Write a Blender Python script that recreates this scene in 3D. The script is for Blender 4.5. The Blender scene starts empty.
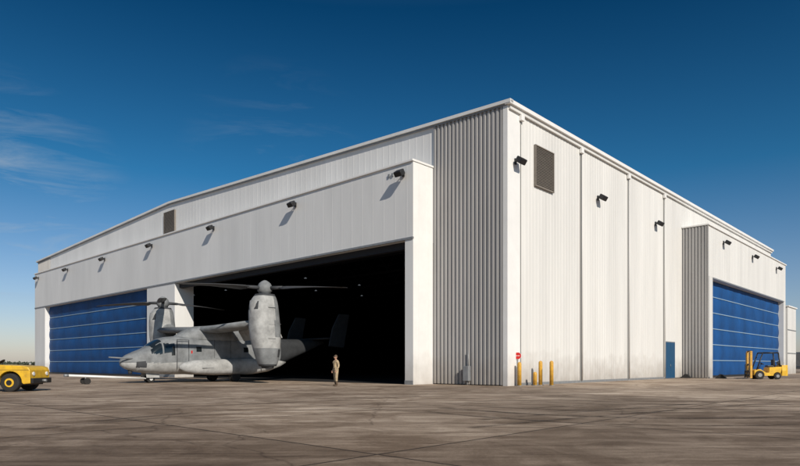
import bpy, bmesh, math, random
from mathutils import Vector, Matrix
import numpy as np
random.seed(4)
sc=bpy.context.scene
R=math.radians
# ------------------------------------------------------------ materials
def mat(name,col,rough=.6,metal=0,var=.0,vscale=3.0,bump=0,bscale=40,spec=.5,stretch=(1,1,1),dirt=None,coat=0,base=0):
    m=bpy.data.materials.new(name); m.use_nodes=True
    nt=m.node_tree; n=nt.nodes; l=nt.links
    b=n['Principled BSDF']; b.inputs['Roughness'].default_value=rough; b.inputs['Metallic'].default_value=metal
    b.inputs['Specular IOR Level'].default_value=spec
    b.inputs['Coat Weight'].default_value=coat
    b.inputs['Base Color'].default_value=(*col,1)
    tc=n.new('ShaderNodeTexCoord'); mp=n.new('ShaderNodeMapping'); mp.inputs['Scale'].default_value=stretch
    l.new(tc.outputs['Object'],mp.inputs['Vector'])
    if var>0:
        nz=n.new('ShaderNodeTexNoise'); nz.inputs['Scale'].default_value=vscale; nz.inputs['Detail'].default_value=8; nz.inputs['Roughness'].default_value=.65
        l.new(mp.outputs[0],nz.inputs['Vector'])
        cr=n.new('ShaderNodeValToRGB'); cr.color_ramp.elements[0].position=.3; cr.color_ramp.elements[1].position=.7
        d=dirt if dirt else tuple(c*(1-var) for c in col)
        cr.color_ramp.elements[0].color=(*d,1)
        cr.color_ramp.elements[1].color=(*tuple(min(1,c*(1+var*.4)) for c in col),1)
        l.new(nz.outputs['Fac'],cr.inputs['Fac']); out=cr.outputs['Color']
        if base>0:  # splash-back grime near the ground
            g=n.new('ShaderNodeNewGeometry'); s=n.new('ShaderNodeSeparateXYZ'); l.new(g.outputs['Position'],s.inputs[0])
            n2=n.new('ShaderNodeTexNoise'); n2.inputs['Scale'].default_value=1.3; n2.inputs['Detail'].default_value=8; l.new(g.outputs['Position'],n2.inputs['Vector'])
            a=n.new('ShaderNodeMath'); a.operation='MULTIPLY_ADD'; a.inputs[1].default_value=-2.2; l.new(n2.outputs['Fac'],a.inputs[0]); l.new(s.outputs['Z'],a.inputs[2])
            r=n.new('ShaderNodeMapRange'); r.inputs[1].default_value=-1.2; r.inputs[2].default_value=.9; r.inputs[3].default_value=base; r.inputs[4].default_value=0; l.new(a.outputs[0],r.inputs[0])
            mx=n.new('ShaderNodeMix'); mx.data_type='RGBA'; l.new(r.outputs[0],mx.inputs[0]); l.new(out,mx.inputs[6]); mx.inputs[7].default_value=(.24,.20,.16,1); out=mx.outputs[2]
        l.new(out,b.inputs['Base Color'])
    if bump>0:
        nb=n.new('ShaderNodeTexNoise'); nb.inputs['Scale'].default_value=bscale; nb.inputs['Detail'].default_value=6
        l.new(mp.outputs[0],nb.inputs['Vector'])
        bp=n.new('ShaderNodeBump'); bp.inputs['Strength'].default_value=bump; bp.inputs['Distance'].default_value=.02
        l.new(nb.outputs['Fac'],bp.inputs['Height']); l.new(bp.outputs['Normal'],b.inputs['Normal'])
    return m
M={}
M['white']=mat('white_panel',(.70,.69,.665),.5,var=.15,vscale=.5,stretch=(1,1,.08),bump=.15,bscale=2,base=.6)
M['trim']=mat('white_trim',(.80,.79,.77),.45,var=.06,vscale=1,base=.45)
M['fascia']=mat('fascia_panel',(.74,.74,.73),.5,var=.12,vscale=.35,stretch=(1,1,.2),bump=.12,bscale=1.5,base=.5)
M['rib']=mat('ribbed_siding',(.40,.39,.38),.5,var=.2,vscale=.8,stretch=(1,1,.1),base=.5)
M['roof']=mat('roof_metal',(.5,.51,.52),.5,.2,var=.1)
M['blue']=mat('blue_fabric',(.007,.072,.24),.65,var=.35,vscale=.5,bump=.3,bscale=3,stretch=(1,1,.4),spec=.3)
M['seam']=mat('door_seam',(.26,.38,.50),.5)
M['bluedoor']=mat('blue_paint',(.008,.07,.16),.4,var=.1)
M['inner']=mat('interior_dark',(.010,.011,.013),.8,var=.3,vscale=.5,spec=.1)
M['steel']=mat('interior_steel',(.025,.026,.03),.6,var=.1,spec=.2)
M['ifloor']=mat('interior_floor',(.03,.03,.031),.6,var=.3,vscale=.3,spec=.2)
M['black']=mat('black_housing',(.015,.015,.017),.5,var=.2)
M['louv']=mat('louver_bronze',(.20,.175,.15),.6,var=.25,vscale=4)
M['seamdark']=mat('joint_dark',(.24,.24,.23),.6)
M['gray']=mat('gray_metal',(.28,.29,.30),.5,.3,var=.2)
M['yellow']=mat('yellow_paint',(.78,.47,.02),.45,var=.3,vscale=3,coat=.1,dirt=(.5,.29,.03))
M['bolly']=mat('bollard_yellow',(.70,.38,.03),.5,var=.3,vscale=5,dirt=(.40,.22,.05))
M['red']=mat('sign_red',(.55,.02,.015),.4,var=.05)
M['rubber']=mat('rubber',(.022,.021,.020),.85,var=.3,vscale=6)
M['ac']=mat('aircraft_grey',(.22,.232,.24),.6,var=.4,vscale=1.6,bump=.08,bscale=3,spec=.3)
M['aclight']=mat('aircraft_light_grey',(.40,.405,.40),.6,var=.4,vscale=1.8,bump=.08,bscale=3,spec=.3)
M['acdark']=mat('aircraft_dark_grey',(.055,.058,.063),.6,var=.25,vscale=2,spec=.2)
M['tail']=mat('aircraft_tail_grey',(.045,.048,.052),.8,var=.25,vscale=2,spec=.1)  # grey darkened to imitate hangar shade on fins, tailplane and rear fuselage
M['blade']=mat('rotor_blade',(.04,.042,.046),.5,var=.15)
M['glass']=mat('cockpit_glass',(.012,.016,.018),.08,spec=.8)
M['skin']=mat('skin',(.45,.26,.18),.5,var=.1)
M['hair']=mat('hair',(.03,.02,.015),.6)
M['tan']=mat('tan_uniform',(.48,.37,.23),.85,var=.45,vscale=12,dirt=(.22,.17,.10))
M['navy']=mat('dark_coverall',(.03,.035,.05),.85,var=.25,vscale=9)
M['boot']=mat('boot',(.10,.065,.04),.7,var=.2)
M['whitep']=mat('white_paint',(.78,.78,.76),.45,var=.1)
m=bpy.data.materials.new('lamp_glow'); m.use_nodes=True
b=m.node_tree.nodes['Principled BSDF']; b.inputs['Base Color'].default_value=(.1,.1,.1,1); b.inputs['Emission Color'].default_value=(.8,.9,1,1); b.inputs['Emission Strength'].default_value=.12
M['lamp']=m
# ------------------------------------------------------------ mesh helpers
def empty(name,loc=(0,0,0),rz=0,parent=None):
    o=bpy.data.objects.new(name,None); sc.collection.objects.link(o); o.location=loc; o.rotation_euler=(0,0,rz)
    o.empty_display_size=.5
    if parent: o.parent=parent
    return o
def mk(name,vs,fs,m,parent=None,smooth=False,bevel=0,mats=None,idx=None,loc=None,rot=None):
    me=bpy.data.meshes.new(name); me.from_pydata([tuple(v) for v in vs],[],fs)
    bm=bmesh.new(); bm.from_mesh(me); bmesh.ops.recalc_face_normals(bm,faces=bm.faces); bm.to_mesh(me); bm.free()
    for mm in (mats or [m]): me.materials.append(mm)
    if idx is not None: me.polygons.foreach_set('material_index',idx)
    if smooth: me.polygons.foreach_set('use_smooth',[True]*len(me.polygons))
    o=bpy.data.objects.new(name,me); sc.collection.objects.link(o)
    if parent: o.parent=parent
    if loc is not None: o.location=loc
    if rot is not None: o.rotation_euler=rot
    if bevel>0:
        md=o.modifiers.new('bevel','BEVEL'); md.width=bevel; md.segments=2; md.limit_method='ANGLE'; md.angle_limit=R(40)
    return o
def box(name,a,b,m,parent=None,bevel=0,**k):
    x0,y0,z0=a;x1,y1,z1=b
    c=Vector(((x0+x1)/2,(y0+y1)/2,(z0+z1)/2)); 
    vs=[(x-c.x,y-c.y,z-c.z) for x in(x0,x1) for y in(y0,y1) for z in(z0,z1)]
    fs=[(0,1,3,2),(4,6,7,5),(0,4,5,1),(2,3,7,6),(0,2,6,4),(1,5,7,3)]
    o=mk(name,vs,fs,m,parent,bevel=bevel,**k); o.location=c
    return o
def tube(name,p0,p1,r0,m,parent=None,r1=None,seg=16,smooth=True,bevel=0):
    if r1 is None:r1=r0
    p0=Vector(p0);p1=Vector(p1);d=(p1-p0).normalized()
    q=d.to_track_quat('Z','Y')
    vs=[];fs=[]
    for p,r in((p0,r0),(p1,r1)):
        for i in range(seg):
            a=2*math.pi*i/seg; vs.append(p+q@Vector((r*math.cos(a),r*math.sin(a),0)))
    for i in range(seg): fs.append((i,(i+1)%seg,seg+(i+1)%seg,seg+i))
    fs.append(tuple(range(seg))[::-1]); fs.append(tuple(range(seg,2*seg)))
    o=mk(name,vs,fs,m,parent,bevel=bevel)
    if smooth:
        for p in o.data.polygons: p.use_smooth=len(p.vertices)==4
    return o
def loft(name,rings,m,parent=None,mats=None,fn=None,smooth=True,cap=True):
    n=len(rings[0]); vs=[v for r in rings for v in r]; fs=[]
    for i in range(len(rings)-1):
        for j in range(n): fs.append((i*n+j,i*n+(j+1)%n,(i+1)*n+(j+1)%n,(i+1)*n+j))
    if cap: fs.append(tuple(range(n))[::-1]); fs.append(tuple(range((len(rings)-1)*n,len(rings)*n)))
    idx=None
    if fn:
        idx=[]
        for f in fs:
            c=sum((Vector(vs[i]) for i in f),Vector())/len(f); idx.append(fn(c))
    return mk(name,vs,fs,m,parent,smooth=smooth,mats=mats,idx=idx)
def prism(name,poly,axis,a,b,m,parent=None,bevel=0):
    n=len(poly)
    if axis=='y': vs=[(p[0],a,p[1]) for p in poly]+[(p[0],b,p[1]) for p in poly]
    else: vs=[(a,p[0],p[1]) for p in poly]+[(b,p[0],p[1]) for p in poly]
    fs=[tuple(range(n)),tuple(range(n,2*n))[::-1]]+[(i,(i+1)%n,n+(i+1)%n,n+i) for i in range(n)]
    return mk(name,vs,fs,m,parent,bevel=bevel)
def corr(name,p0,p1,nrm,z0,ztop,pitch,depth,m,parent,ribfrac=.35,slope=.12):
    """profiled sheet between p0,p1 (2D) with ribs standing out along nrm (2D)"""
    p0=Vector(p0);p1=Vector(p1);nrm=Vector(nrm);L=(p1-p0).length;d=(p1-p0)/L
    N=max(1,round(L/pitch)); pt=L/N; prof=[]
    for i in range(N):
        s=i*pt; f=pt*(1-ribfrac)/2; sl=pt*slope
        prof+= [(s,0),(s+f,0),(s+f+sl,depth),(s+pt-f-sl,depth),(s+pt-f,0)]
    prof.append((L,0))
    vs=[]
    for s,h in prof:
        q=p0+d*s+nrm*h; zt=ztop(q) if callable(ztop) else ztop; zb=z0(q) if callable(z0) else z0
        vs+=[(q.x,q.y,zb),(q.x,q.y,zt)]
    fs=[(2*i,2*i+2,2*i+3,2*i+1) for i in range(len(prof)-1)]
    return mk(name,vs,fs,m,parent)
# ------------------------------------------------------------ frame
H0=1.264
u=Vector((-.7325,.6807)); v=Vector((.6807,.7325))
C=Vector((6.2,35.4))
rz=math.atan2(-u.y,-u.x)
def loc2w(x,y): 
    p=C-u*x+v*y; return p
hg=empty('aircraft_hangar',(C.x,C.y,0),rz)
W_=81.1; D_=63; EV=16.26; RD=17.7; HX=-5.55; FE=-75.95; HT=13.7; DT=8.95; P=1.96
def zr(q): return EV+(RD-EV)*(1-abs(q.x+W_/2)/(W_/2))-.02
# front walls
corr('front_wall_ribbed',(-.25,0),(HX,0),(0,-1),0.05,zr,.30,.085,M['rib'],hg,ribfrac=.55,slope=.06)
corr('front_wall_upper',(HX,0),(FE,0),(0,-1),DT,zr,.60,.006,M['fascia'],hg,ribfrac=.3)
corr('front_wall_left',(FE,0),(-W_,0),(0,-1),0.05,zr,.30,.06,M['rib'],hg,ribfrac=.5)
# corner trim
box('corner_trim_front',(-.28,-.09,0),(.03,.0,EV-.05),M['trim'],hg)
box('corner_trim_side',(0,.003,0),(.03,1.3,EV-.05),M['trim'],hg)
box('corner_post',(-.25,.01,0),(-.005,.25,EV-.1),M['trim'],hg)
# right wall
corr('side_wall',(0,1.3),(0,D_),(1,0),0.05,EV,.38,.018,M['white'],hg,ribfrac=.3)
box('side_base_flashing',(0,1.3,0),(.035,24.4,.16),M['gray'],hg)
for i,y in enumerate((1.3,8.9,16.75,24.3)):
    box('panel_joint_%d'%i,(.0,y-.04,.1),(.055,y+.04,EV-.3),M['seamdark'],hg)
    if i: tube('downspout_%d'%i,(.10,y+.13,.15),(.10,y+.13,EV-.2),.05,M['white'],hg,seg=10)
    box('scupper_%d'%i,(.03,y-.16,EV-.7),(.22,y+.18,EV-.35),M['trim'],hg,bevel=.02)
corr('left_wall',(-W_,0),(-W_,D_),(-1,0),0.05,EV,.6,.03,M['white'],hg)
corr('rear_wall',(-W_,D_),(0,D_),(0,1),0.05,zr,.6,.03,M['white'],hg)
# roof
xr=-W_/2
mk('roof',[(.1,-.1,EV+.02),(.1,D_+.1,EV+.02),(xr,D_+.1,RD+.02),(xr,-.1,RD+.02),(-W_-.1,-.1,EV+.02),(-W_-.1,D_+.1,EV+.02)],[(0,1,2,3),(3,2,5,4)],M['roof'],hg)
box('eave_gutter',(-.1,-.2,EV-.12),(.30,D_+.25,EV+.12),M['trim'],hg,bevel=.02)
box('eave_flashing',(.03,.02,EV-.34),(.16,D_+.1,EV-.123),M['white'],hg)
def rake(name,xa,za,xb,zb,m,y0,y1,t0,t1):
    prism(name,[(xa,za+t0),(xb,zb+t0),(xb,zb+t1),(xa,za+t1)],'y',y0,y1,m,hg)
rake('gable_coping_right',.30,EV,xr,RD,M['fascia'],-.22,.1,-.06,.13)
rake('gable_coping_left',xr-.003,RD,-W_-.3,EV,M['fascia'],-.22,.1,-.06,.13)
rake('gable_drip_right',.0,EV-.02,xr,RD-.02,M['gray'],-.13,-.03,-.14,-.05)
rake('gable_drip_left',xr-.003,RD-.02,-W_,EV-.02,M['gray'],-.13,-.03,-.14,-.05)
# fascia / door head structure
box('door_head',(FE,-P,DT),(HX,-.03,HT),M['fascia'],hg)
corr('door_head_skin',(HX-.02,-P-.006),(FE+.02,-P-.006),(0,-1),DT+.12,HT-.12,1.0,.003,M['fascia'],hg,ribfrac=.12,slope=.02)
box('door_head_coping',(FE-.06,-P-.10,HT),(HX+.06,0-.025,HT+.13),M['trim'],hg,bevel=.015)
box('door_head_drip',(FE-.02,-P-.05,DT-.003),(HX+.01,-P+.06,DT+.13),M['gray'],hg)
for i,(a,b_) in enumerate(((0,.67),(30.2,36.0),(66.3,70.4))):
    box('door_pylon_%d'%i,(HX-b_,-P+.004,0),(HX-a-.003,-.035,DT-.01),M['fascia'],hg)
    box('pylon_base_%d'%i,(HX-b_-.01,-P-.03,0),(HX-a+.012,-P+.003,.25),M['gray'],hg)
corr('pylon_side_skin',(HX+.003,-P),(HX+.003,-.1),(1,0),0.02,HT-.01,.98,.008,M['trim'],hg,ribfrac=.2)
# door track
box('door_track',(HX-30.2,-1.5,DT-.45),(HX-.67,-1.1,DT-.01),M['steel'],hg)
box('raised_door_bundle',(HX-30.15,-1.05,DT-.1),(HX-.72,-.5,DT+.6),M['blue'],hg)
# fabric doors
def fabric_door(name,x0,x1,y,zt,axis,parent,n=6):
    vs=[];fs=[];K=6*n;NX=60
    rn=random.Random(3)
    for j in range(NX+1):
        wob=.02*math.sin(j*.9)+rn.uniform(-.015,.015)
        for i in range(K+1):
            t=i/K; z=.12+(zt-.12)*t; ph=(i%6)/6; bulge=(.09+wob)*math.sin(math.pi*ph)+.012*math.sin(j*2.1+i)
            s=x0+(x1-x0)*j/NX
            vs.append((s,y-bulge,z) if axis=='x' else (y+bulge,s,z))
    for j in range(NX):
        for i in range(K):
            a=j*(K+1)+i; fs.append((a,a+1,a+K+2,a+K+1))
    mk(name,vs,fs,M['blue'],parent,smooth=True)
    for k in range(1,n):
        z=.12+(zt-.12)*k/n
        if axis=='x': box(name+'_seam_%d'%k,(min(x0,x1)+.02,y-.06,z-.035),(max(x0,x1)-.02,y+.02,z+.035),M['seam'],parent)
        else: box(name+'_seam_%d'%k,(y-.02,min(x0,x1)+.02,z-.035),(y+.06,max(x0,x1)-.02,z+.035),M['seam'],parent)
    if axis=='x': box(name+'_bottom_beam',(min(x0,x1),y-.12,.0),(max(x0,x1),y+.12,.2),M['black'],parent)
    else: box(name+'_bottom_beam',(y-.12,min(x0,x1),.0),(y+.12,max(x0,x1),.2),M['black'],parent)
fabric_door('blue_fabric_door',HX-66.3,HX-36.0,-1.35,DT,'x',hg)
# annex door structure on side wall
AX=2.24; A0=28.96; A1=60.1
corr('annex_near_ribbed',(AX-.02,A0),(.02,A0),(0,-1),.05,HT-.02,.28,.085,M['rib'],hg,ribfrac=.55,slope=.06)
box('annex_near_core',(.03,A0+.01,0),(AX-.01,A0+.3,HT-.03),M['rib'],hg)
box('annex_head',(.03,A0+.303,DT+.1),(AX-.004,A1,HT-.003),M['white'],hg)
corr('annex_head_skin',(AX,A0+.1),(AX,A1-.03),(1,0),DT+.2,HT-.05,.38,.018,M['white'],hg,ribfrac=.3)
box('annex_pylon_near',(.035,A0+.305,0),(AX+.01,A0+1.3,DT+.097),M['white'],hg)
box('annex_pylon_far',(.035,A1-1.1,0),(AX+.01,A1-.003,DT+.097),M['white'],hg)
box('annex_coping',(.03,A0-.14,HT),(AX+.12,A1+.1,HT+.13),M['trim'],hg,bevel=.015)
box('annex_drip',(AX-.05,A0+1.3,DT+.08),(AX+.06,A1-1.1,DT+.2),M['gray'],hg)
box('annex_edge_trim',(AX-.04,A0-.095,0),(AX+.035,A0+.06,HT-.005),M['rib'],hg)
fabric_door('blue_fabric_side_door',A0+1.3,A1-1.1,AX-.6,DT+.1,'y',hg)
# lean-to at rear
box('lean_to',(.0,61.0,0),(2.3,66.0,8.6),M['white'],hg)
box('lean_to_roof',(-.1,60.9,8.603),(2.45,66.2,8.75),M['trim'],hg)
for z in(2.6,5.6): box('lean_to_band',(2.3,61.0,z),(2.34,66,z+.12),M['gray'],hg)
# personnel door
box('personnel_door_frame',(.0,24.6,0),(.07,26.95,3.25),M['gray'],hg)
box('personnel_door_leaf_1',(.05,24.68,.04),(.10,25.76,3.17),M['bluedoor'],hg,bevel=.01)
box('personnel_door_leaf_2',(.05,25.78,.04),(.10,26.87,3.17),M['bluedoor'],hg,bevel=.01)
tube('door_handle',(.13,25.7,1.0),(.13,25.7,1.25),.02,M['gray'],hg)
# louvers
def louver(name,a0,a1,z0,z1,face):
    if face=='side':
        box(name+'_back',(.02,a0,z0),(.06,a1,z1),M['black'],hg)
        for (c,d,e,f) in((a0-.06,z0-.06,a1+.06,z0),(a0-.06,z1,a1+.06,z1+.06),(a0-.06,z0,a0,z1),(a1,z0,a1+.06,z1)): box(name+'_frame',(.02,c,d),(.15,e,f),M['louv'],hg)
    else:
        box(name+'_back',(a0,-.10,z0),(a1,-.02,z1),M['black'],hg)
        for (c,d,e,f) in((a0-.06,z0-.06,a1+.06,z0),(a0-.06,z1,a1+.06,z1+.06),(a0-.06,z0,a0,z1),(a1,z0,a1+.06,z1)): box(name+'_frame',(c,-.17,d),(e,-.02,f),M['louv'],hg)
    n=int((z1-z0)/.10)
    for i in range(n):
        z=z0+(i+.5)*(z1-z0)/n
        if face=='side': mk(name+'_slat',[(.07,a0,z+.05),(.07,a1,z+.05),(.13,a1,z-.045),(.13,a0,z-.045)],[(0,1,2,3)],M['louv'],hg)
        else: mk(name+'_slat',[(a0,-.11,z+.05),(a1,-.11,z+.05),(a1,-.16,z-.045),(a0,-.16,z-.045)],[(0,1,2,3)],M['louv'],hg)
louver('wall_louver',2.9,5.05,12.15,14.55,'side')
louver('gable_louver',-41.6,-39.4,14.5,16.8,'front')
# floodlights
def flood(pos,face,k):
    e=empty('floodlight_%d'%k,pos,0 if face=='side' else R(-90),hg)
    box('bracket',(0,-.08,-.12),(.08,.08,.22),M['black'],e)
    tube('arm',(.05,0,.05),(.34,0,.12),.035,M['gray'],e,seg=8)
    o=box('housing',(-.22,-.30,-.17),(.2,.30,.17),M['black'],e,bevel=.05); o.location=(.42,0,.02); o.rotation_euler=(0,R(35),0)
    o=box('lens',(-.005,-.24,-.12),(.012,.24,.12),M['glass'],e); o.location=(.58,0,-.10); o.rotation_euler=(0,R(35),0)
k=0
for y in(.7,11.5,22.4): flood((.03,y,13.0),'side',k);k+=1
for y in(4.5,15,26): flood((AX+.02,A0+y,12.7),'side',k);k+=1
for s in(.75,11.6,23.1,34.8,46.4,57.8,68.8): flood((HX-s,-P-.02,13.0),'front',k);k+=1
for s,zz in((1.7,13.2),(2.0,13.2)): box('junction_box',(HX-s-.07,-P-.08,zz-.1),(HX-s+.07,-P-.01,zz+.1),M['gray'],hg)
# utility box on ribbed wall
box('utility_box',(-2.95,-.38,.25),(-2.55,-.10,1.15),M['gray'],hg,bevel=.02)
tube('conduit',(-2.7,-.16,1.15),(-2.7,-.16,2.0),.03,M['gray'],hg,seg=8)
tube('conduit_low',(-2.75,-.2,.0),(-2.75,-.2,.25),.04,M['gray'],hg,seg=8)
# interior
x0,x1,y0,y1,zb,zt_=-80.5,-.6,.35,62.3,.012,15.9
mk('interior_liner',[(x0,y0,zb),(x1,y0,zb),(x1,y1,zb),(x0,y1,zb),(x0,y0,zt_),(x1,y0,zt_),(x1,y1,zt_),(x0,y1,zt_)],[(1,2,6,5),(2,3,7,6),(3,0,4,7),(4,5,6,7)],M['inner'],hg)  # near-black liner added over the wall backs to keep the interior dark
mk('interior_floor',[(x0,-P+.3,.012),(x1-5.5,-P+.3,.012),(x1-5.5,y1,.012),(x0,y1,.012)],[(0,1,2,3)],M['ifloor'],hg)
for j,y in enumerate(range(6,62,8)):
    box('truss_top_%d'%j,(-80,y-.12,14.6),(-1,y+.12,14.85),M['steel'],hg)
    box('truss_bottom_%d'%j,(-80,y-.12,12.0),(-1,y+.12,12.25),M['steel'],hg)
    vs=[];fs=[]
    for i in range(26):
        a=-79+i*3; b2=a+1.5
        for (p,q) in(((a,12.25),(b2,14.6)),((b2,14.6),(a+3,12.25))):
            n0=len(vs); w=.07
            vs+=[(p[0]-w,y,p[1]),(p[0]+w,y,p[1]),(q[0]+w,y,q[1]),(q[0]-w,y,q[1])]; fs.append((n0,n0+1,n0+2,n0+3))
    mk('truss_web_%d'%j,vs,fs,M['steel'],hg)
vs=[];fs=[]
rn=random.Random(5)
for y in range(8,44,9):
    for x in range(-76,-4,9):
        if rn.random()<.3: continue
        n0=len(vs); r=.14
        vs+=[(x-r,y-r,11.7),(x+r,y-r,11.7),(x+r,y+r,11.7),(x-r,y+r,11.7),(x,y,11.85)]
        fs+=[(n0,n0+1,n0+2,n0+3),(n0,n0+4,n0+1),(n0+1,n0+4,n0+2),(n0+2,n0+4,n0+3),(n0+3,n0+4,n0)]
mk('high_bay_lamps',vs,fs,M['lamp'],hg)
for x in(-14,-26): box('interior_cabinet',(x,56,.02),(x+3,57,2.2),M['steel'],hg)
# ------------------------------------------------------------ tiltrotor aircraft
S0=15.7; OUT=4.8
Wc=loc2w(HX-S0,-P-OUT)
ac=empty('tiltrotor_aircraft',(Wc.x,Wc.y,0),math.atan2(-v.y,-v.x))
sec=[(6.4,1.34,1.42,.04),(6.3,1.12,1.62,.26),(6.0,.93,1.86,.52),(5.5,.77,2.08,.78),(5.0,.68,2.26,.96),(4.7,.64,2.40,1.03),(4.35,.61,2.70,1.09),(3.9,.58,2.98,1.14),(3.4,.56,3.12,1.18),(2.8,.55,3.2,1.2),(0,.55,3.25,1.2),(-3,.55,3.25,1.2),(-4.5,.78,3.25,1.18),(-6.5,1.4,3.27,1.05),(-8.5,2.15,3.3,.75),(-10,2.75,3.3,.45),(-10.8,3.0,3.25,.15)]
xs=[s[0] for s in sec][::-1]
f1=lambda x,i: float(np.interp(x,xs,[s[i] for s in sec][::-1]))
NR=80; rings=[]
stations=list(np.arange(6.4,3.0,-.05))+list(np.arange(3.0,-10.8,-.2))+[-10.8]
def ringpts(x,zb,zt,w,e=2.9,yc=0):
    r=[]
    for j in range(NR):
        a=2*math.pi*j/NR; c=math.cos(a); s=math.sin(a)
        r.append((x,yc+w*math.copysign(abs(c)**(2/e),c),(zb+zt)/2+(zt-zb)/2*math.copysign(abs(s)**(2/e),s)))
    return r
for x in stations:
    zb_,zt2,w=[np.mean([f1(x+d,i) for d in(-.12,-.06,0,.06,.12)]) if x<6.2 else f1(x,i) for i in(1,2,3)]
    rings.append(ringpts(x,zb_,zt2,w,2.3 if x>5.5 else 2.9))
def fz(c):
    zt2=f1(c.x,2); ay=abs(c.y)
    if 3.95<c.x<4.62 and c.z>zt2-.33 and .05<ay<.78: return 1
    if 3.15<c.x<4.72 and 1.95<c.z<min(2.66,zt2-.18) and ay>.72 and not(3.88<c.x<3.98): return 1
    if 5.0<c.x<5.6 and 1.02<c.z<1.4 and ay>.35: return 3
    if ay>.9 and (c.x-1.4)**2+(c.z-2.3)**2<.045: return 1
    if ay>.9 and (c.x+2.4)**2+(c.z-2.3)**2<.045: return 1
    if c.x<-5.6: return 4  # rear fuselage: shade of the hangar put into the colour
    if c.z<1.35: return 2
    return 0
loft('fuselage',rings,None,ac,mats=[M['ac'],M['glass'],M['aclight'],M['acdark'],M['tail']],fn=fz)
tube('refuelling_probe',(5.6,.55,1.6),(7.3,.55,1.70),.055,M['ac'],ac,r1=.04)
tube('sensor_turret',(5.7,0,.9),(5.7,0,.62),.16,M['acdark'],ac,r1=.11)
for z,a,h in((3.3,1.5,.35),(3.35,-4.5,.3)): tube('antenna',(a,0,z-.1),(a-.1,0,z+h),.03,M['acdark'],ac,r1=.01,seg=8)
for sy in(-1,1):
    for xx in(2.15,3.0): box('door_outline',(xx,sy*1.19-.015,.95),(xx+.04,sy*1.19+.015,2.92),M['acdark'],ac)
    box('door_outline_top',(2.15,sy*1.17-.015,2.9),(3.04,sy*1.17+.02,2.94),M['acdark'],ac)
    for xx in(.2,-1.1,-3.4): box('panel_line',(xx,sy*1.2-.006,1.7),(xx+.02,sy*1.2+.008,3.0),M['acdark'],ac)
    box('hazard_mark',(1.9,sy*1.2-.004,2.0),(2.0,sy*1.2+.006,2.2),M['red'],ac)
    box('serial_mark',(-4.3,sy*1.19-.004,2.4),(-3.6,sy*1.2+.006,2.55),M['acdark'],ac)
    sp=[]
    for x,w,h,zc in((3.0,.06,.08,1.05),(2.7,.28,.3,1.05),(2.0,.5,.48,1.05),(.5,.62,.56,1.05),(-2.5,.65,.58,1.08),(-4.0,.5,.46,1.15),(-5.2,.25,.24,1.3),(-5.8,.05,.05,1.4)):
        sp.append([(x,sy*(1.45)+w*math.copysign(abs(math.cos(a))**.8,math.cos(a))*1.0,zc+h*math.copysign(abs(math.sin(a))**.8,math.sin(a))) for a in [2*math.pi*j/32 for j in range(32)]])
    loft('sponson',sp,M['aclight'],ac)
    for xx,l_ in((1.6,.9),(-.3,1.1)): box('sponson_panel',(xx-l_,sy*1.99-.05,.98),(xx,sy*1.99+.055*1.0,1.0),M['acdark'],ac)
    for dy in(-.16,.16):
        tube('main_wheel',(-1.2,sy*1.55+dy-.1,.36),(-1.2,sy*1.55+dy+.1,.36),.36,M['rubber'],ac,seg=28,bevel=.05)
    tube('main_strut',(-1.2,sy*1.55,.36),(-1.0,sy*1.5,1.0),.08,M['whitep'],ac)
for dy in(-.2,.2):
    tube('nose_wheel',(4.4,dy-.09,.28),(4.4,dy+.09,.28),.28,M['rubber'],ac,seg=24,bevel=.04)
    tube('nose_wheel_hub',(4.4,dy-.1,.28),(4.4,dy+.1,.28),.12,M['whitep'],ac)
tube('nose_axle',(4.4,-.25,.28),(4.4,.25,.28),.05,M['whitep'],ac)
tube('nose_strut',(4.4,0,.28),(4.3,0,.8),.07,M['whitep'],ac)
for sy in(-1,1): mk('nose_gear_door',[(3.9,sy*.35,.7),(4.8,sy*.35,.72),(4.8,sy*.45,.35),(3.9,sy*.45,.35)],[(0,1,2,3)],M['aclight'],ac)
def airfoil(xc,ch,y,zc,th):
    pr=[(.5,0),(.42,.35),(.25,.5),(0,.5),(-.25,.33),(-.5,.03),(-.5,-.03),(-.25,-.25),(0,-.4),(.25,-.42),(.42,-.3)]
    return [(xc+p[0]*ch,y,zc+p[1]*th) for p in pr]
loft('wing',[airfoil(-.35-.1,2.5,-6.5,3.95,.52),airfoil(-.1-.1,2.6,-1.4,3.72,.58),airfoil(-.1-.1,2.6,1.4,3.72,.58),airfoil(-.35-.1,2.5,6.5,3.95,.52)],M['ac'],ac)
for sy in(-1,1):
    loft('flaperon',[[(-1.55,sy*y,3.95-.2*(y<3)),(-1.5,sy*y,3.83-.2*(y<3)),(-1.95,sy*y,3.05-.1*(y<3)),(-2.02,sy*y,3.07-.1*(y<3))] for y in(1.6,3.9,6.2)],M['aclight'],ac,smooth=False)
fr=[]
for x,w,zt2 in((2.6,.3,3.25),(2.0,.75,3.6),(1.2,.95,3.95),(0,1.0,4.05),(-1.6,1.0,4.0),(-2.8,.75,3.7),(-3.8,.3,3.3)):
    fr.append([(x,w*math.copysign(abs(math.cos(a))**.75,math.cos(a)),3.0+(zt2-3.0)*(math.sin(a)) if math.sin(a)>0 else 3.0+.1*math.sin(a)) for a in [2*math.pi*j/28 for j in range(28)]])
loft('wing_centre_fairing',fr,M['ac'],ac)
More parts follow.
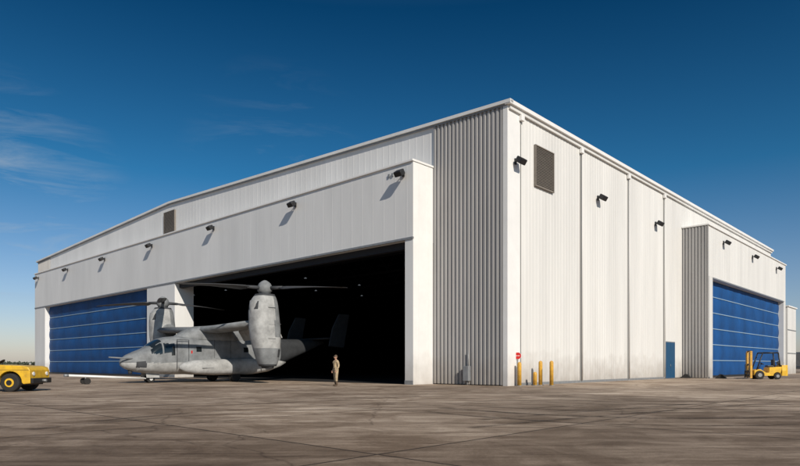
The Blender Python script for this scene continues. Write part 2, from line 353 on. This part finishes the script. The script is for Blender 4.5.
def nac(sy,phase):
    n=empty('nacelle_'+('left' if sy>0 else 'right'),(0,sy*7.05,0),0,ac)
    rg=[]
    prof=((1.12,.50,.46,-.22),(1.25,.60,.52,-.22),(1.6,.72,.60,-.20),(2.2,.86,.70,-.14),(2.9,.97,.76,-.06),(3.5,1.0,.78,0),(4.0,.98,.78,.04),(4.6,.96,.76,.08),(5.1,.90,.72,.08),(5.45,.80,.66,.05),(5.68,.66,.58,.0),(5.8,.56,.54,0))
    zz=[p[0] for p in prof]
    for z in np.arange(1.12,5.801,.065):
        rx,ry,xo=[float(np.mean([np.interp(z+d,zz,[p[i] for p in prof]) for d in(-.1,0,.1)])) for i in(1,2,3)]
        rg.append([(xo+rx*math.copysign(abs(math.cos(a))**.72,math.cos(a)),ry*math.copysign(abs(math.sin(a))**.72,math.sin(a)),z) for a in [2*math.pi*j/48 for j in range(48)]])
    def fn(c):
        if c.z<1.25 or c.z>5.68: return 1
        if 4.75<c.z<5.25 and c.x>.55 and abs(c.y)<.5: return 1
        if 1.7<c.z<2.25 and c.x<-.6 : return 1
        if (c.x<-.25 and c.z>3) or c.z<2.3: return 2
        return 0
    loft('nacelle_body',rg,None,n,mats=[M['aclight'],M['acdark'],M['ac']],fn=fn)
    loft('intake_scoop',[[(.75+dx+r*.55*math.cos(a),r*math.sin(a),z) for a in [2*math.pi*j/20 for j in range(20)]] for z,r,dx in((4.1,.05,.15),(4.5,.32,.12),(5.0,.42,.08),(5.35,.42,.02))],M['aclight'],n)
    tube('exhaust',(-.22,0,.98),(-.22,0,1.2),.38,M['acdark'],n,r1=.46)
    tube('wing_pivot_fairing',(-.1,-sy*.95,3.95),(-.1,0,3.95),.50,M['ac'],n,r1=.62,seg=28)
    for z in(2.9,3.8,4.9):
        box('access_panel',(-.3,.70 if sy>0 else -.785,z),(.25,.785 if sy>0 else -.70,z+.012),M['acdark'],n)
    sg=[]
    for z,r in((5.8,.36),(5.95,.40),(6.0,.47),(6.3,.47),(6.5,.38),(6.62,.24),(6.7,.10),(6.72,.01)):
        sg.append([(r*math.cos(a),r*math.sin(a),z) for a in [2*math.pi*j/28 for j in range(28)]])
    loft('spinner',sg,M['ac'],n)
    base=-ac.rotation_euler[2]
    for b_ in range(3):
        A=base+phase+b_*2*math.pi/3
        rd=Vector((math.cos(A),math.sin(A),0)); tg=Vector((-math.sin(A),math.cos(A),0))
        tube('blade_grip',rd*.3+Vector((0,0,6.2)),rd*1.3+Vector((0,0,6.2)),.13,M['acdark'],n,r1=.10)
        rr=[]
        for r_,ch,pt,th,dz in((1.05,.22,30,.15,0),(1.5,.66,22,.11,0),(2.2,.70,16,.10,-.01),(3.5,.64,9,.08,-.05),(4.8,.56,4,.06,-.12),(5.55,.50,1,.05,-.17),(5.8,.36,0,.03,-.19)):
            ct=math.cos(R(pt));st=math.sin(R(pt)); ring=[]
            for px,pz in((.32,0),(.15,.5),(-.2,.35),(-.68,0),(-.2,-.35),(.15,-.5)):
                a_=px*ch; b2=pz*th
                ring.append(rd*r_+tg*(a_*ct-b2*st)+Vector((0,0,6.2+dz+a_*st+b2*ct)))
            rr.append(ring)
        loft('rotor_blade_%d'%b_,rr,M['blade'],n)
nac(1,R(-18)); nac(-1,R(172))
loft('tailplane',[airfoil(-9.9,1.6,-2.85,3.35,.16),airfoil(-9.9,1.6,2.85,3.35,.16)],M['tail'],ac)
for sy in(-1,1):
    prism('tail_fin',[(-9.0,2.7),(-10.6,2.6),(-11.2,5.35),(-10.1,5.35),(-9.4,4.2)],'y',sy*2.87-.07,sy*2.87+.07,M['tail'],ac,bevel=.03)
# tow bar
tb=empty('tow_bar',(Wc.x-v.x*4.6,Wc.y-v.y*4.6,0),math.atan2(-v.y,-v.x))
tube('bar',(0.15,0,.3),(4.9,0,.56),.075,M['whitep'],tb)
tube('tow_eye',(4.9,-.0,.56),(5.15,0,.56),.09,M['gray'],tb)
tube('bar_axle',(3.9,-.3,.2),(3.9,.3,.2),.03,M['gray'],tb)
tube('bar_leg',(3.9,0,.2),(3.9,0,.48),.03,M['gray'],tb)
for s in(-.3,.3): tube('bar_wheel',(3.9,s-.05,.2),(3.9,s+.05,.2),.2,M['rubber'],tb,seg=20)
tube('fork_1',(.15,0,.3),(-.15,.24,.28),.04,M['whitep'],tb); tube('fork_2',(.15,0,.3),(-.15,-.24,.28),.04,M['whitep'],tb)
# ------------------------------------------------------------ tow tractor
tg_=empty('aircraft_tow_tractor',(-16.95,29.0,0),R(4))
def arch(cx,cz,r,n=12,a0=180,a1=0): return [(cx+r*math.cos(R(a0+(a1-a0)*i/n)),cz+r*math.sin(R(a0+(a1-a0)*i/n))) for i in range(n+1)]
poly=[(-3.9,.35),(-3.65,.35)]+arch(-3.1,.42,.52)+[(-2.5,.35),(-1.45,.35)]+arch(-.88,.42,.52)+[(-.3,.35),(0,.38),(0,.98),(-.08,1.12),(-.3,1.18),(-1.7,1.24),(-1.75,.95),(-2.6,.95),(-2.65,1.2),(-3.8,1.12),(-3.9,1.0)]
prism('tractor_body',poly,'y',-.9,.9,M['yellow'],tg_,bevel=.03)
for x in(-3.1,-.88):
    for s in(-1,1):
        tube('wheel',(x,s*.62,.42),(x,s*.94,.42),.42,M['rubber'],tg_,seg=32,bevel=.05)
        tube('wheel_rim',(x,s*.90,.42),(x,s*.955,.42),.20,M['yellow'],tg_,seg=24)
        tube('wheel_nut',(x,s*.95,.42),(x,s*.985,.42),.12,M['black'],tg_,seg=12)
    tube('axle',(x,-.7,.42),(x,.7,.42),.08,M['black'],tg_)
box('inner_frame',(-3.7,-.7,.3),(-.2,.7,.6),M['black'],tg_)
box('front_bumper',(.0,-.85,.38),(.12,.85,.62),M['black'],tg_,bevel=.02)
for s in(-.6,.6): tube('headlamp',(.0,s,.82),(.04,s,.82),.09,M['whitep'],tg_)
for i in range(5): box('grille_slot',(-1.6,-.906,.62+.07*i),(-1.42,-.902,.65+.07*i),M['black'],tg_)
box('hood_line',(-1.7,-.904,.99),(-.05,-.902,1.005),M['black'],tg_)
box('seat_base',(-2.5,-.5,.95),(-2.0,.5,1.05),M['black'],tg_,bevel=.03)
box('seat_back',(-2.62,-.5,1.0),(-2.5,.5,1.4),M['black'],tg_,bevel=.03)
tube('steering_column',(-1.7,.3,1.0),(-1.9,.3,1.36),.02,M['black'],tg_)
tube('steering_wheel',(-1.9,.3,1.36),(-1.915,.3,1.38),.18,M['black'],tg_)
tube('beacon',(-.7,.5,1.2),(-.7,.5,1.33),.05,M['gray'],tg_)
tube('tow_hitch',(.12,0,.5),(.3,0,.5),.06,M['gray'],tg_)
# ------------------------------------------------------------ forklift
fk=empty('forklift',(30.55,51.6,0),R(172))
prism('chassis',[(-1.25,.35),(-.95,.35)]+arch(-.75,.3,.3,8)+[(-.4,.3),(.3,.3)]+arch(.62,.34,.38,8)+[(1.02,.35),(1.02,.75),(.55,.85),(.1,.55),(-.1,.55),(-.15,1.0),(-1.2,1.05),(-1.3,.8)],'y',-.55,.55,M['yellow'],fk,bevel=.04)
loft('counterweight',[[(x,y*s,z) for (y,z) in((-.58,.3),(.58,.3),(.6,.7),(.55,1.18),(-.55,1.18),(-.6,.7))] for x,s in((-1.1,1),(-1.4,.97),(-1.6,.75))],M['yellow'],fk,smooth=False)
for x,r in((-.75,.28),(.62,.36)):
    for s in(-1,1):
        tube('wheel',(x,s*.4,r),(x,s*.64,r),r,M['rubber'],fk,seg=24,bevel=.04)
        tube('rim',(x,s*.6,r),(x,s*.655,r),r*.45,M['gray'],fk)
for s in(-.48,.48):
    tube('guard_post_front',(.85,s,.7),(.35,s,2.2),.05,M['black'],fk)
    tube('guard_post_rear',(-1.0,s,1.0),(-.85,s,2.2),.05,M['black'],fk)
    tube('guard_rail',(.35,s,2.2),(-.85,s,2.2),.055,M['black'],fk)
for i in range(6): tube('guard_bar',(.35-.24*i,-.5,2.21),(.35-.24*i,.5,2.21),.035,M['black'],fk)
for s in(-.33,.33):
    box('mast_rail',(1.12,s-.07,.1),(1.28,s+.07,2.35),M['bolly'],fk)
    box('mast_inner',(1.2,s-.15,.15),(1.32,s-.08,2.25),M['gray'],fk)
    prism('fork',[(1.42,.08),(2.3,.06),(2.3,.09),(1.47,.13),(1.47,.7),(1.42,.7)],'y',s*.8-.06,s*.8+.06,M['black'],fk)
for z in(.25,.65,1.2,2.3): box('mast_cross',(1.15,-.3,z),(1.25,.3,z+.1),M['black'],fk)
box('carriage',(1.33,-.5,.3),(1.41,.5,.4),M['black'],fk); box('carriage_top',(1.33,-.5,.62),(1.41,.5,.72),M['black'],fk)
for i in range(5): box('load_backrest',(1.35,-.45+i*.21,.72),(1.38,-.41+i*.21,1.25),M['black'],fk)
box('seat',(-.6,-.25,1.02),(-.1,.25,1.16),M['black'],fk,bevel=.04); box('seat_back',(-.7,-.25,1.1),(-.56,.25,1.65),M['black'],fk,bevel=.04)
tube('steering_column',(.55,0,.8),(.25,0,1.3),.03,M['black'],fk); tube('steering_wheel',(.25,0,1.3),(.235,0,1.325),.17,M['black'],fk)
tube('gas_bottle',(-1.2,-.3,1.35),(-1.2,.3,1.35),.17,M['gray'],fk)
# ------------------------------------------------------------ bollards, sign, small things
def bollard(x,y,h=1.38):
    e=empty('safety_bollard',(x,y,0))
    sg=[]
    for z,r in((0,.115),(h-.1,.115),(h-.04,.1),(h,.05),(h+.012,.005)):
        sg.append([(r*math.cos(a),r*math.sin(a),z) for a in [2*math.pi*j/20 for j in range(20)]])
    loft('post',sg,M['bolly'],e)
    tube('footing',(0,0,.0),(0,0,.03),.2,M['gray'],e)
bollard(119.5/616*35.6,35.6); bollard(135/616*36.2,36.2,.8); bollard(140.5/616*36.7,36.7,1.45); bollard(151.5/616*36.0,36.0,1.45)
st=empty('stop_sign',(117.8/616*36.0,36.0,0),R(-12))
tube('pole',(0,0,0),(0,0,1.95),.03,M['gray'],st)
def octo(r,y): return [(r*math.cos(R(22.5+45*i)),y,1.75+r*math.sin(R(22.5+45*i))) for i in range(8)]
loft('sign_back',[octo(.22,-.035),octo(.22,-.05)],M['whitep'],st,smooth=False)
loft('sign_face',[octo(.205,-.052),octo(.205,-.056)],M['red'],st,smooth=False)
for i in range(4): box('sign_letter',(-.125+.066*i,-.06,1.725),(-.095+.066*i,-.0575,1.78),M['whitep'],st)
def chock(x,y,n='wheel_chock',s=1):
    e=empty(n,(x,y,0),R(random.uniform(-40,40)))
    prism('wedge',[(-.3*s,0),(.3*s,0),(.12*s,.22*s),(-.05*s,.25*s)],'y',-.35,.35,M['rubber'],e,bevel=.01)
    tube('rope_handle',(-.1,-.35,.15),(-.1,.35,.3),.015,M['gray'],e,seg=6)
def gas_can(x,y):
    e=empty('fire_extinguisher',(x,y,0),0)
    sg=[[(r*math.cos(a),r*math.sin(a),z) for a in [2*math.pi*j/16 for j in range(16)]] for z,r in((0,.13),(.02,.15),(.5,.15),(.6,.1),(.66,.04),(.72,.04))]
    loft('cylinder',sg,M['black'],e); tube('hose',(.04,0,.7),(.2,0,.3),.02,M['black'],e,seg=8)
gas_can(124.5/616*37.2,37.2); chock(129/616*37.6,37.6,s=.8)
def wc(px,Y,n=None): return ((px-400)/616*Y,Y)
for px,Y in((686,56),(692,57),(700,57.5),(721,54.5)): x,y=wc(px,Y); chock(x,y,s=1.5)
# ------------------------------------------------------------ people
def person(name,x,y,yaw,cloth,legs,j,cap=None):
    e=empty(name,(x,y,0),yaw)
    pts=[];rad=[];edges=[];lab=[]
    def add(p,r,par,l):
        pts.append(p);rad.append(r);lab.append(l)
        if par is not None: edges.append((par,len(pts)-1))
        return len(pts)-1
    pel=add((0,0,.96),(.165,.13),None,'leg'); wa=add((0,0,1.1),(.155,.125),pel,'top'); ch=add((.01,0,1.28),(.185,.14),wa,'top')
    uc=add((0,0,1.42),(.15,.11),ch,'top'); nk=add((.005,0,1.51),(.058,.058),uc,'skin'); hb=add((.02,0,1.59),(.06,.06),nk,'skin')
    wr={}
    for s,k in((1,'L'),(-1,'R')):
        sh=add((0,s*.20,1.42),(.085,.085),uc,'top'); el=add(j['el'+k],(.062,.062),sh,'top'); w=add(j['wr'+k],(.042,.042),el,'top')
        d=(Vector(j['wr'+k])-Vector(j['el'+k])).normalized(); pm=Vector(j['wr'+k])+d*.09
        add(tuple(pm),(.036,.022),w,'skin'); wr[k]=(Vector(j['wr'+k]),d,s)
        hp=add((0,s*.10,.88),(.115,.115),pel,'leg'); kn=add(j['kn'+k],(.082,.082),hp,'leg'); an=add(j['an'+k],(.062,.062),kn,'boot')
        a=Vector(j['an'+k]); hl=add((a.x-.03,a.y,.055),(.05,.05),an,'boot'); add((a.x+.17,a.y+s*.03,.045),(.045,.045),hl,'boot')
    me=bpy.data.meshes.new('body'); me.from_pydata(pts,edges,[])
    o=bpy.data.objects.new('tmp',me); sc.collection.objects.link(o)
    md=o.modifiers.new('s','SKIN')
    for i,sv in enumerate(me.skin_vertices[0].data): sv.radius=rad[i]; sv.use_root=(i==0)
    o.modifiers.new('sub','SUBSURF').levels=2
    fl=[];fe=[];frad=[]
    for k,(w,d,s) in wr.items():
        side=Vector((1,0,0)); side=(side-d*side.dot(d)).normalized(); out=d.cross(side)
        base=w+d*.07
        for i,ln in enumerate((.075,.085,.08,.062)):
            b0=base+side*(.03-.02*i); n0=len(fl)
            fl+= [b0,b0+d*(ln*.45+.02),b0+d*(ln*.8+.02)-out*.012,b0+d*(ln+.01)-out*.028]; frad+=[.0095,.009,.0085,.007]; fe+=[(n0,n0+1),(n0+1,n0+2),(n0+2,n0+3)]
        b0=w+d*.03+side*.025; n0=len(fl); fl+=[b0,b0+side*.03+d*.03,b0+side*.04+d*.065]; frad+=[.012,.0105,.009]; fe+=[(n0,n0+1),(n0+1,n0+2)]
    m2=bpy.data.meshes.new('fingers'); m2.from_pydata([tuple(p) for p in fl],fe,[])
    o2=bpy.data.objects.new('tmp2',m2); sc.collection.objects.link(o2); o2.modifiers.new('s','SKIN')
    heads={a for a,b in fe}-{b for a,b in fe}
    for i,sv in enumerate(m2.skin_vertices[0].data): sv.radius=(frad[i],frad[i]); sv.use_root=i in heads
    o2.modifiers.new('sub','SUBSURF').levels=1
    bpy.context.view_layer.update(); dg=bpy.context.evaluated_depsgraph_get()
    for src,nm in((o,'body'),(o2,'fingers')):
        mm=bpy.data.meshes.new_from_object(src.evaluated_get(dg)); mm.name=nm; mm.materials.clear()
        order=['leg','top','skin','boot']
        for q in (legs,cloth,M['skin'],M['boot']): mm.materials.append(q)
        for p in mm.polygons:
            p.use_smooth=True
            if nm=='fingers': p.material_index=2; continue
            best=9;bl='top'
            for (a,b) in edges:
                A=Vector(pts[a]);B=Vector(pts[b]);t=max(0,min(1,(p.center-A).dot(B-A)/(B-A).length_squared)); dd=(p.center-A-(B-A)*t).length
                if dd<best: best=dd; bl=lab[b] if (t>.55 or lab[b]==lab[a]) else lab[a]
            p.material_index=order.index(bl)
        ob=bpy.data.objects.new(nm,mm); sc.collection.objects.link(ob); ob.parent=e
    bpy.data.objects.remove(o); bpy.data.objects.remove(o2)
    hz=1.665; rg=[]
    for i in range(13):
        t=-1+2*i/12; z=t*.12; r=math.sqrt(max(0.001,1-t*t)); wx=.1*r*(1-.10*(t<0)*(-t)); wy=.078*r*(1-.22*max(0,-t))
        rg.append([(.02+wx*math.cos(a)+(.012 if t<-.3 else 0),wy*math.sin(a),hz+z) for a in [2*math.pi*q/20 for q in range(20)]])
    loft('head',rg,M['skin'],e)
    mk('nose',[(.115,-.013,hz-.03),(.115,.013,hz-.03),(.142,0,hz-.03),(.115,0,hz+.02)],[(0,1,2),(0,2,3),(1,3,2),(0,3,1)],M['skin'],e)
    for s in(-1,1):
        tube('eye',(.10,s*.032,hz+.01),(.117,s*.032,hz+.01),.01,M['hair'],e,seg=8)
        tube('ear',(.01,s*.07,hz-.005),(.01,s*.088,hz-.005),.024,M['skin'],e,seg=10)
    box('mouth',(.10,-.022,hz-.06),(.116,.022,hz-.053),M['hair'],e)
    hg_=[]
    for i in range(9):
        t=i/8; z=hz+.015+t*.125; r=math.sqrt(max(.002,1-t*t))
        hg_.append([(.012+.112*r*math.cos(a),.09*r*math.sin(a),z) for a in [2*math.pi*q/20 for q in range(20)]])
    loft('cap' if cap else 'hair',hg_,cap or M['hair'],e)
    if cap: prism('cap_peak',[(.1,hz+.03),(.19,hz+.015),(.19,hz+.025),(.1,hz+.045)],'y',-.06,.06,cap,e)
    tube('belt',(0,0,1.0),(0,0,1.04),.168,M['boot'],e,seg=24).scale=(.86,1.02,1)
    return e
jA=dict(elL=(-.03,.27,1.14),wrL=(.10,.25,.92),elR=(-.05,-.27,1.14),wrR=(.06,-.26,.90),knL=(.04,.12,.5),anL=(.03,.14,.12),knR=(.0,-.12,.5),anR=(-.06,-.15,.12))
jB=dict(elL=(-.06,.28,1.15),wrL=(.14,.14,1.05),elR=(-.03,-.27,1.14),wrR=(.08,-.25,.9),knL=(.03,.12,.5),anL=(.05,.15,.12),knR=(.03,-.11,.5),anR=(-.04,-.12,.12))
person('ground_crew_person',-64/616*35.4,35.4,R(215),M['tan'],M['tan'],jA,cap=M['boot'])
x,y=wc(708.5,57.6); person('maintenance_person',x,y,R(250),M['navy'],M['navy'],jB,cap=M['navy'])
# ------------------------------------------------------------ ground
m=bpy.data.materials.new('concrete_apron'); m.use_nodes=True; nt=m.node_tree;n=nt.nodes;l=nt.links;b=n['Principled BSDF']
tc=n.new('ShaderNodeTexCoord'); mp=n.new('ShaderNodeMapping'); mp.inputs['Rotation'].default_value=(0,0,-rz); l.new(tc.outputs['Object'],mp.inputs['Vector'])
def noise(sc_,det=8,rough=.6,vec=None,dist=0):
    q=n.new('ShaderNodeTexNoise'); q.inputs['Scale'].default_value=sc_; q.inputs['Detail'].default_value=det; q.inputs['Roughness'].default_value=rough; q.inputs['Distortion'].default_value=dist
    l.new((vec or tc.outputs['Object']),q.inputs['Vector']); return q.outputs['Fac']
def ramp(src,a,b_,ca,cb):
    q=n.new('ShaderNodeValToRGB'); q.color_ramp.elements[0].position=a; q.color_ramp.elements[1].position=b_; q.color_ramp.elements[0].color=(*ca,1); q.color_ramp.elements[1].color=(*cb,1); l.new(src,q.inputs['Fac']); return q.outputs['Color']
def mixc(a,b_,f,mode='MULTIPLY'):
    q=n.new('ShaderNodeMix'); q.data_type='RGBA'; q.blend_type=mode
    if isinstance(f,float): q.inputs[0].default_value=f
    else: l.new(f,q.inputs[0])
    l.new(a,q.inputs[6]); l.new(b_,q.inputs[7]); return q.outputs[2]
br=n.new('ShaderNodeTexBrick'); br.offset=0; l.new(mp.outputs[0],br.inputs['Vector'])
for kk,vv in (('Scale',1),('Mortar Size',.035),('Mortar Smooth',.3),('Brick Width',6.1),('Row Height',6.1),('Bias',0)): br.inputs[kk].default_value=vv
br.inputs['Color1'].default_value=(.46,.385,.315,1); br.inputs['Color2'].default_value=(.62,.53,.44,1); br.inputs['Mortar'].default_value=(.13,.105,.085,1)
c=br.outputs['Color']
c=mixc(c,ramp(noise(.12,6,.6,dist=.6),.38,.62,(.66,.62,.58),(1.08,1.06,1.03)),1.0)
c=mixc(c,ramp(noise(.55,9,.7,dist=1.0),.40,.58,(.64,.60,.56),(1.05,1.05,1.05)),1.0)
mp2=n.new('ShaderNodeMapping'); mp2.inputs['Scale'].default_value=(.22,2.0,1); mp2.inputs['Rotation'].default_value=(0,0,R(10)); l.new(tc.outputs['Object'],mp2.inputs['Vector'])
c=mixc(c,ramp(noise(.7,8,.7,vec=mp2.outputs[0]),.44,.60,(.64,.60,.56),(1.06,1.06,1.06)),.9)
mp3=n.new('ShaderNodeMapping'); mp3.inputs['Scale'].default_value=(.5,4.5,1); mp3.inputs['Rotation'].default_value=(0,0,R(-6)); l.new(tc.outputs['Object'],mp3.inputs['Vector'])
c=mixc(c,ramp(noise(1.6,9,.75,vec=mp3.outputs[0]),.38,.58,(.68,.65,.62),(1.04,1.04,1.04)),.9)
c=mixc(c,ramp(noise(22,6,.8),.32,.68,(.74,.73,.72),(1.15,1.15,1.15)),.9)
c=mixc(c,ramp(noise(3.5,10,.75),.30,.45,(.55,.52,.49),(1,1,1)),.8)
# cracks
dv=n.new('ShaderNodeVectorMath'); dv.operation='ADD'; nq=n.new('ShaderNodeTexNoise'); nq.inputs['Scale'].default_value=.8; nq.inputs['Detail'].default_value=6; l.new(tc.outputs['Object'],nq.inputs['Vector']); l.new(tc.outputs['Object'],dv.inputs[0]); l.new(nq.outputs['Color'],dv.inputs[1])
vo=n.new('ShaderNodeTexVoronoi'); vo.feature='DISTANCE_TO_EDGE'; vo.inputs['Scale'].default_value=.13; l.new(dv.outputs[0],vo.inputs['Vector'])
c=mixc(c,ramp(vo.outputs['Distance'],.001,.005,(.45,.42,.40),(1,1,1)),.7)
# ground colour darker nearer the camera, with a noisy boundary
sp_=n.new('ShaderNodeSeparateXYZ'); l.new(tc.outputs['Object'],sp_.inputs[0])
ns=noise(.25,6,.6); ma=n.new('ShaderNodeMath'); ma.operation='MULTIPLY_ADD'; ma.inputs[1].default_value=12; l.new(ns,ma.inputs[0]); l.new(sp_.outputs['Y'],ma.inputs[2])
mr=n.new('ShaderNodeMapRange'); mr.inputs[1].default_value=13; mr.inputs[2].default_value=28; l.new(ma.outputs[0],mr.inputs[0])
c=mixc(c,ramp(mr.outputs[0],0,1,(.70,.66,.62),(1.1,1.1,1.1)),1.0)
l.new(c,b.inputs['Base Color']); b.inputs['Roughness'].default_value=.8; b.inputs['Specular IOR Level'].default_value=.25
bp=n.new('ShaderNodeBump'); bp.inputs['Strength'].default_value=.45; bp.inputs['Distance'].default_value=.02; l.new(noise(30,8,.7),bp.inputs['Height']); l.new(bp.outputs['Normal'],b.inputs['Normal'])
G=4000
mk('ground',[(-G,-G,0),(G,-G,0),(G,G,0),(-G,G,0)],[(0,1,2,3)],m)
# tyre marks
m=bpy.data.materials.new('tyre_marks'); m.use_nodes=True; nt=m.node_tree;n=nt.nodes;l=nt.links;b=n['Principled BSDF']
b.inputs['Base Color'].default_value=(.06,.048,.04,1); b.inputs['Roughness'].default_value=.85; b.inputs['Specular IOR Level'].default_value=.2
tc=n.new('ShaderNodeTexCoord')
a_=ramp(noise(.9,10,.78),.38,.74,(0,0,0),(.72,.72,.72)); l.new(a_,b.inputs['Alpha'])
MT=m
def strip(pts,w,k):
    p0,p1,p2=[Vector(p) for p in pts]; vs=[];fs=[];N=40
    for i in range(N+1):
        t=i/N; p=p0*(1-t)**2+p1*2*t*(1-t)+p2*t*t; d=(p1-p0)*(1-t)+(p2-p1)*t; nn=Vector((-d.y,d.x)).normalized()*w/2
        vs+=[(p.x+nn.x,p.y+nn.y,.004+k*.001),(p.x-nn.x,p.y-nn.y,.004+k*.001)]
    for i in range(N): fs.append((2*i,2*i+1,2*i+3,2*i+2))
    return vs,fs
marks=empty('tyre_marks')
def gp(px,py): Y=616*1.264/(py-364); return ((px-400)/616*Y,Y)
kk=0
for a in (((425,411),(600,432),(800,424)),((440,408),(640,424),(800,416)),((560,399),(680,408),(805,404)),((530,413),(640,405),(800,412)),((470,428),(600,415),(790,402)),((100,410),(250,405),(420,396)),((30,430),(200,412),(380,408))):
    q=[gp(*p) for p in a]
    for off in(0,1.7):
        qq=[(p[0]+off*.25,p[1]+off) for p in q]
        vs,fs=strip(qq,.24,kk); mk('mark_%d'%kk,vs,fs,MT,marks); kk+=1
# distant things
def treeline(name,x0,x1,y,h):
    vs=[];fs=[];rn=random.Random(7); x=x0
    while x<x1:
        w=rn.uniform(5,10); hh=h*rn.uniform(.6,1.1)
        for _ in range(70):
            a=rn.uniform(0,math.pi); r=math.sqrt(rn.random()); cx=x+w*.5*r*math.cos(a)*1.3; cz=hh*(.15+.8*r*math.sin(a)*rn.uniform(.6,1)); s=rn.uniform(.4,1.0); cy=y+rn.uniform(-3,3)
            n0=len(vs)
            for t in range(5): an=t*1.257+rn.random(); vs.append((cx+s*math.cos(an),cy+rn.uniform(-.6,.6),max(0,cz+s*math.sin(an))))
            fs.append(tuple(range(n0,n0+5)))
        x+=w*.6
    mk(name,vs,fs,M['leaf'])
M['leaf']=mat('foliage',(.06,.075,.05),.8,var=.5,vscale=.4)
treeline('distant_treeline',-620,-300,620,5)
treeline('distant_treeline',210,420,420,8)
bd=empty('distant_building',(134,190,0),R(-8))
box('walls',(-9,-6,0),(22,8,4.6),M['whitep'],bd); box('roof',(-9.5,-6.5,4.6),(22.5,8.5,5.0),M['gray'],bd)
for i in range(7): box('window',(-7+i*4,-6.05,1.2),(-4.8+i*4,-6.0,2.8),M['glass'],bd)
tr=empty('parked_truck',(62.2,97,0),R(5))
box('cargo_box',(-2,-1.1,.9),(2.2,1.1,2.9),M['acdark'],tr,bevel=.05); prism('cab',[(2.3,.5),(4.0,.5),(4.0,1.3),(3.6,2.2),(2.3,2.2)],'y',-1,1,M['acdark'],tr,bevel=.05)
box('frame',(-2,-.9,.5),(4,.9,.85),M['black'],tr)
for xx in(-1.2,3.1):
    for s in(-1,1): tube('wheel',(xx,s*.75,.45),(xx,s*1.05,.45),.45,M['rubber'],tr,seg=20)
# ------------------------------------------------------------ light & sky
TH=R(20); EL=R(32)
sh=(-u)*math.cos(TH)+(-v)*math.sin(TH)
sd=Vector((sh.x*math.cos(EL),sh.y*math.cos(EL),math.sin(EL)))
L=bpy.data.lights.new('sun','SUN'); L.energy=4.4; L.angle=R(.53); L.color=(1,.915,.80)
lo=bpy.data.objects.new('sun',L); sc.collection.objects.link(lo); lo.rotation_euler=sd.to_track_quat('Z','Y').to_euler()
w=bpy.data.worlds.new('World'); sc.world=w; w.use_nodes=True; nt=w.node_tree;n=nt.nodes;l=nt.links
bg=n['Background']; sky=n.new('ShaderNodeTexSky'); sky.sky_type='NISHITA'; sky.sun_disc=False; sky.sun_elevation=EL; sky.sun_rotation=math.atan2(sd.x,sd.y); sky.air_density=1; sky.dust_density=.6; sky.ozone_density=2.0
tc=n.new('ShaderNodeTexCoord')
tint=n.new('ShaderNodeMix'); tint.data_type='RGBA'; tint.blend_type='MULTIPLY'; tint.inputs[0].default_value=1
l.new(sky.outputs[0],tint.inputs[6])
sx=n.new('ShaderNodeSeparateXYZ'); l.new(tc.outputs['Generated'],sx.inputs[0])
tr_=n.new('ShaderNodeValToRGB'); l.new(sx.outputs['Z'],tr_.inputs['Fac'])
e=tr_.color_ramp.elements; e[0].position=0; e[0].color=(.78,.74,.86,1); e[1].position=.5; e[1].color=(.02,.23,.38,1)
q=e.new(.12); q.color=(.55,.64,.78,1)
q=e.new(.28); q.color=(.12,.46,.64,1)
q=e.new(.7); q.color=(.4,.55,.62,1)
l.new(tr_.outputs[0],tint.inputs[7])
mp=n.new('ShaderNodeMapping'); mp.inputs['Scale'].default_value=(2.6,2.6,15); mp.inputs['Rotation'].default_value=(0,R(6),0); l.new(tc.outputs['Generated'],mp.inputs['Vector'])
nz=n.new('ShaderNodeTexNoise'); nz.inputs['Scale'].default_value=1.7; nz.inputs['Detail'].default_value=12; nz.inputs['Roughness'].default_value=.66; nz.inputs['Distortion'].default_value=.7; l.new(mp.outputs[0],nz.inputs['Vector'])
cr=n.new('ShaderNodeValToRGB'); cr.color_ramp.elements[0].position=.50; cr.color_ramp.elements[1].position=.85; l.new(nz.outputs['Fac'],cr.inputs['Fac'])
def mask(dirv,r0,r1):
    d=Vector(dirv).normalized(); vd=n.new('ShaderNodeVectorMath'); vd.operation='DISTANCE'; vd.inputs[1].default_value=d; l.new(tc.outputs['Generated'],vd.inputs[0])
    mr=n.new('ShaderNodeMapRange'); mr.inputs[1].default_value=r0; mr.inputs[2].default_value=r1; mr.inputs[3].default_value=1; mr.inputs[4].default_value=0; l.new(vd.outputs['Value'],mr.inputs[0]); return mr.outputs[0]
m1=mask((-.66,1,.26),.02,.18); m2=mask((-.20,1,.33),.0,.15)
ad=n.new('ShaderNodeMath'); ad.operation='MULTIPLY_ADD'; ad.inputs[1].default_value=.3; l.new(m2,ad.inputs[0]); l.new(m1,ad.inputs[2])
mu=n.new('ShaderNodeMath'); mu.operation='MULTIPLY'; l.new(ad.outputs[0],mu.inputs[0]); l.new(cr.outputs[0],mu.inputs[1])
cm=n.new('ShaderNodeMix'); cm.data_type='RGBA'; l.new(mu.outputs[0],cm.inputs[0]); l.new(tint.outputs[2],cm.inputs[6]); cm.inputs[7].default_value=(3.4,4.1,4.8,1)
l.new(cm.outputs[2],bg.inputs['Color']); bg.inputs['Strength'].default_value=.11
# ------------------------------------------------------------ camera
cam=bpy.data.cameras.new('camera'); co=bpy.data.objects.new('camera',cam); sc.collection.objects.link(co); sc.camera=co
co.location=(0,0,H0); co.rotation_euler=(R(90),0,0); cam.sensor_width=36; cam.lens=36*616/800; cam.shift_y=(364-233)/800; cam.clip_end=9000
sc.view_settings.view_transform='Standard'; sc.view_settings.look='None'; sc.view_settings.exposure=0
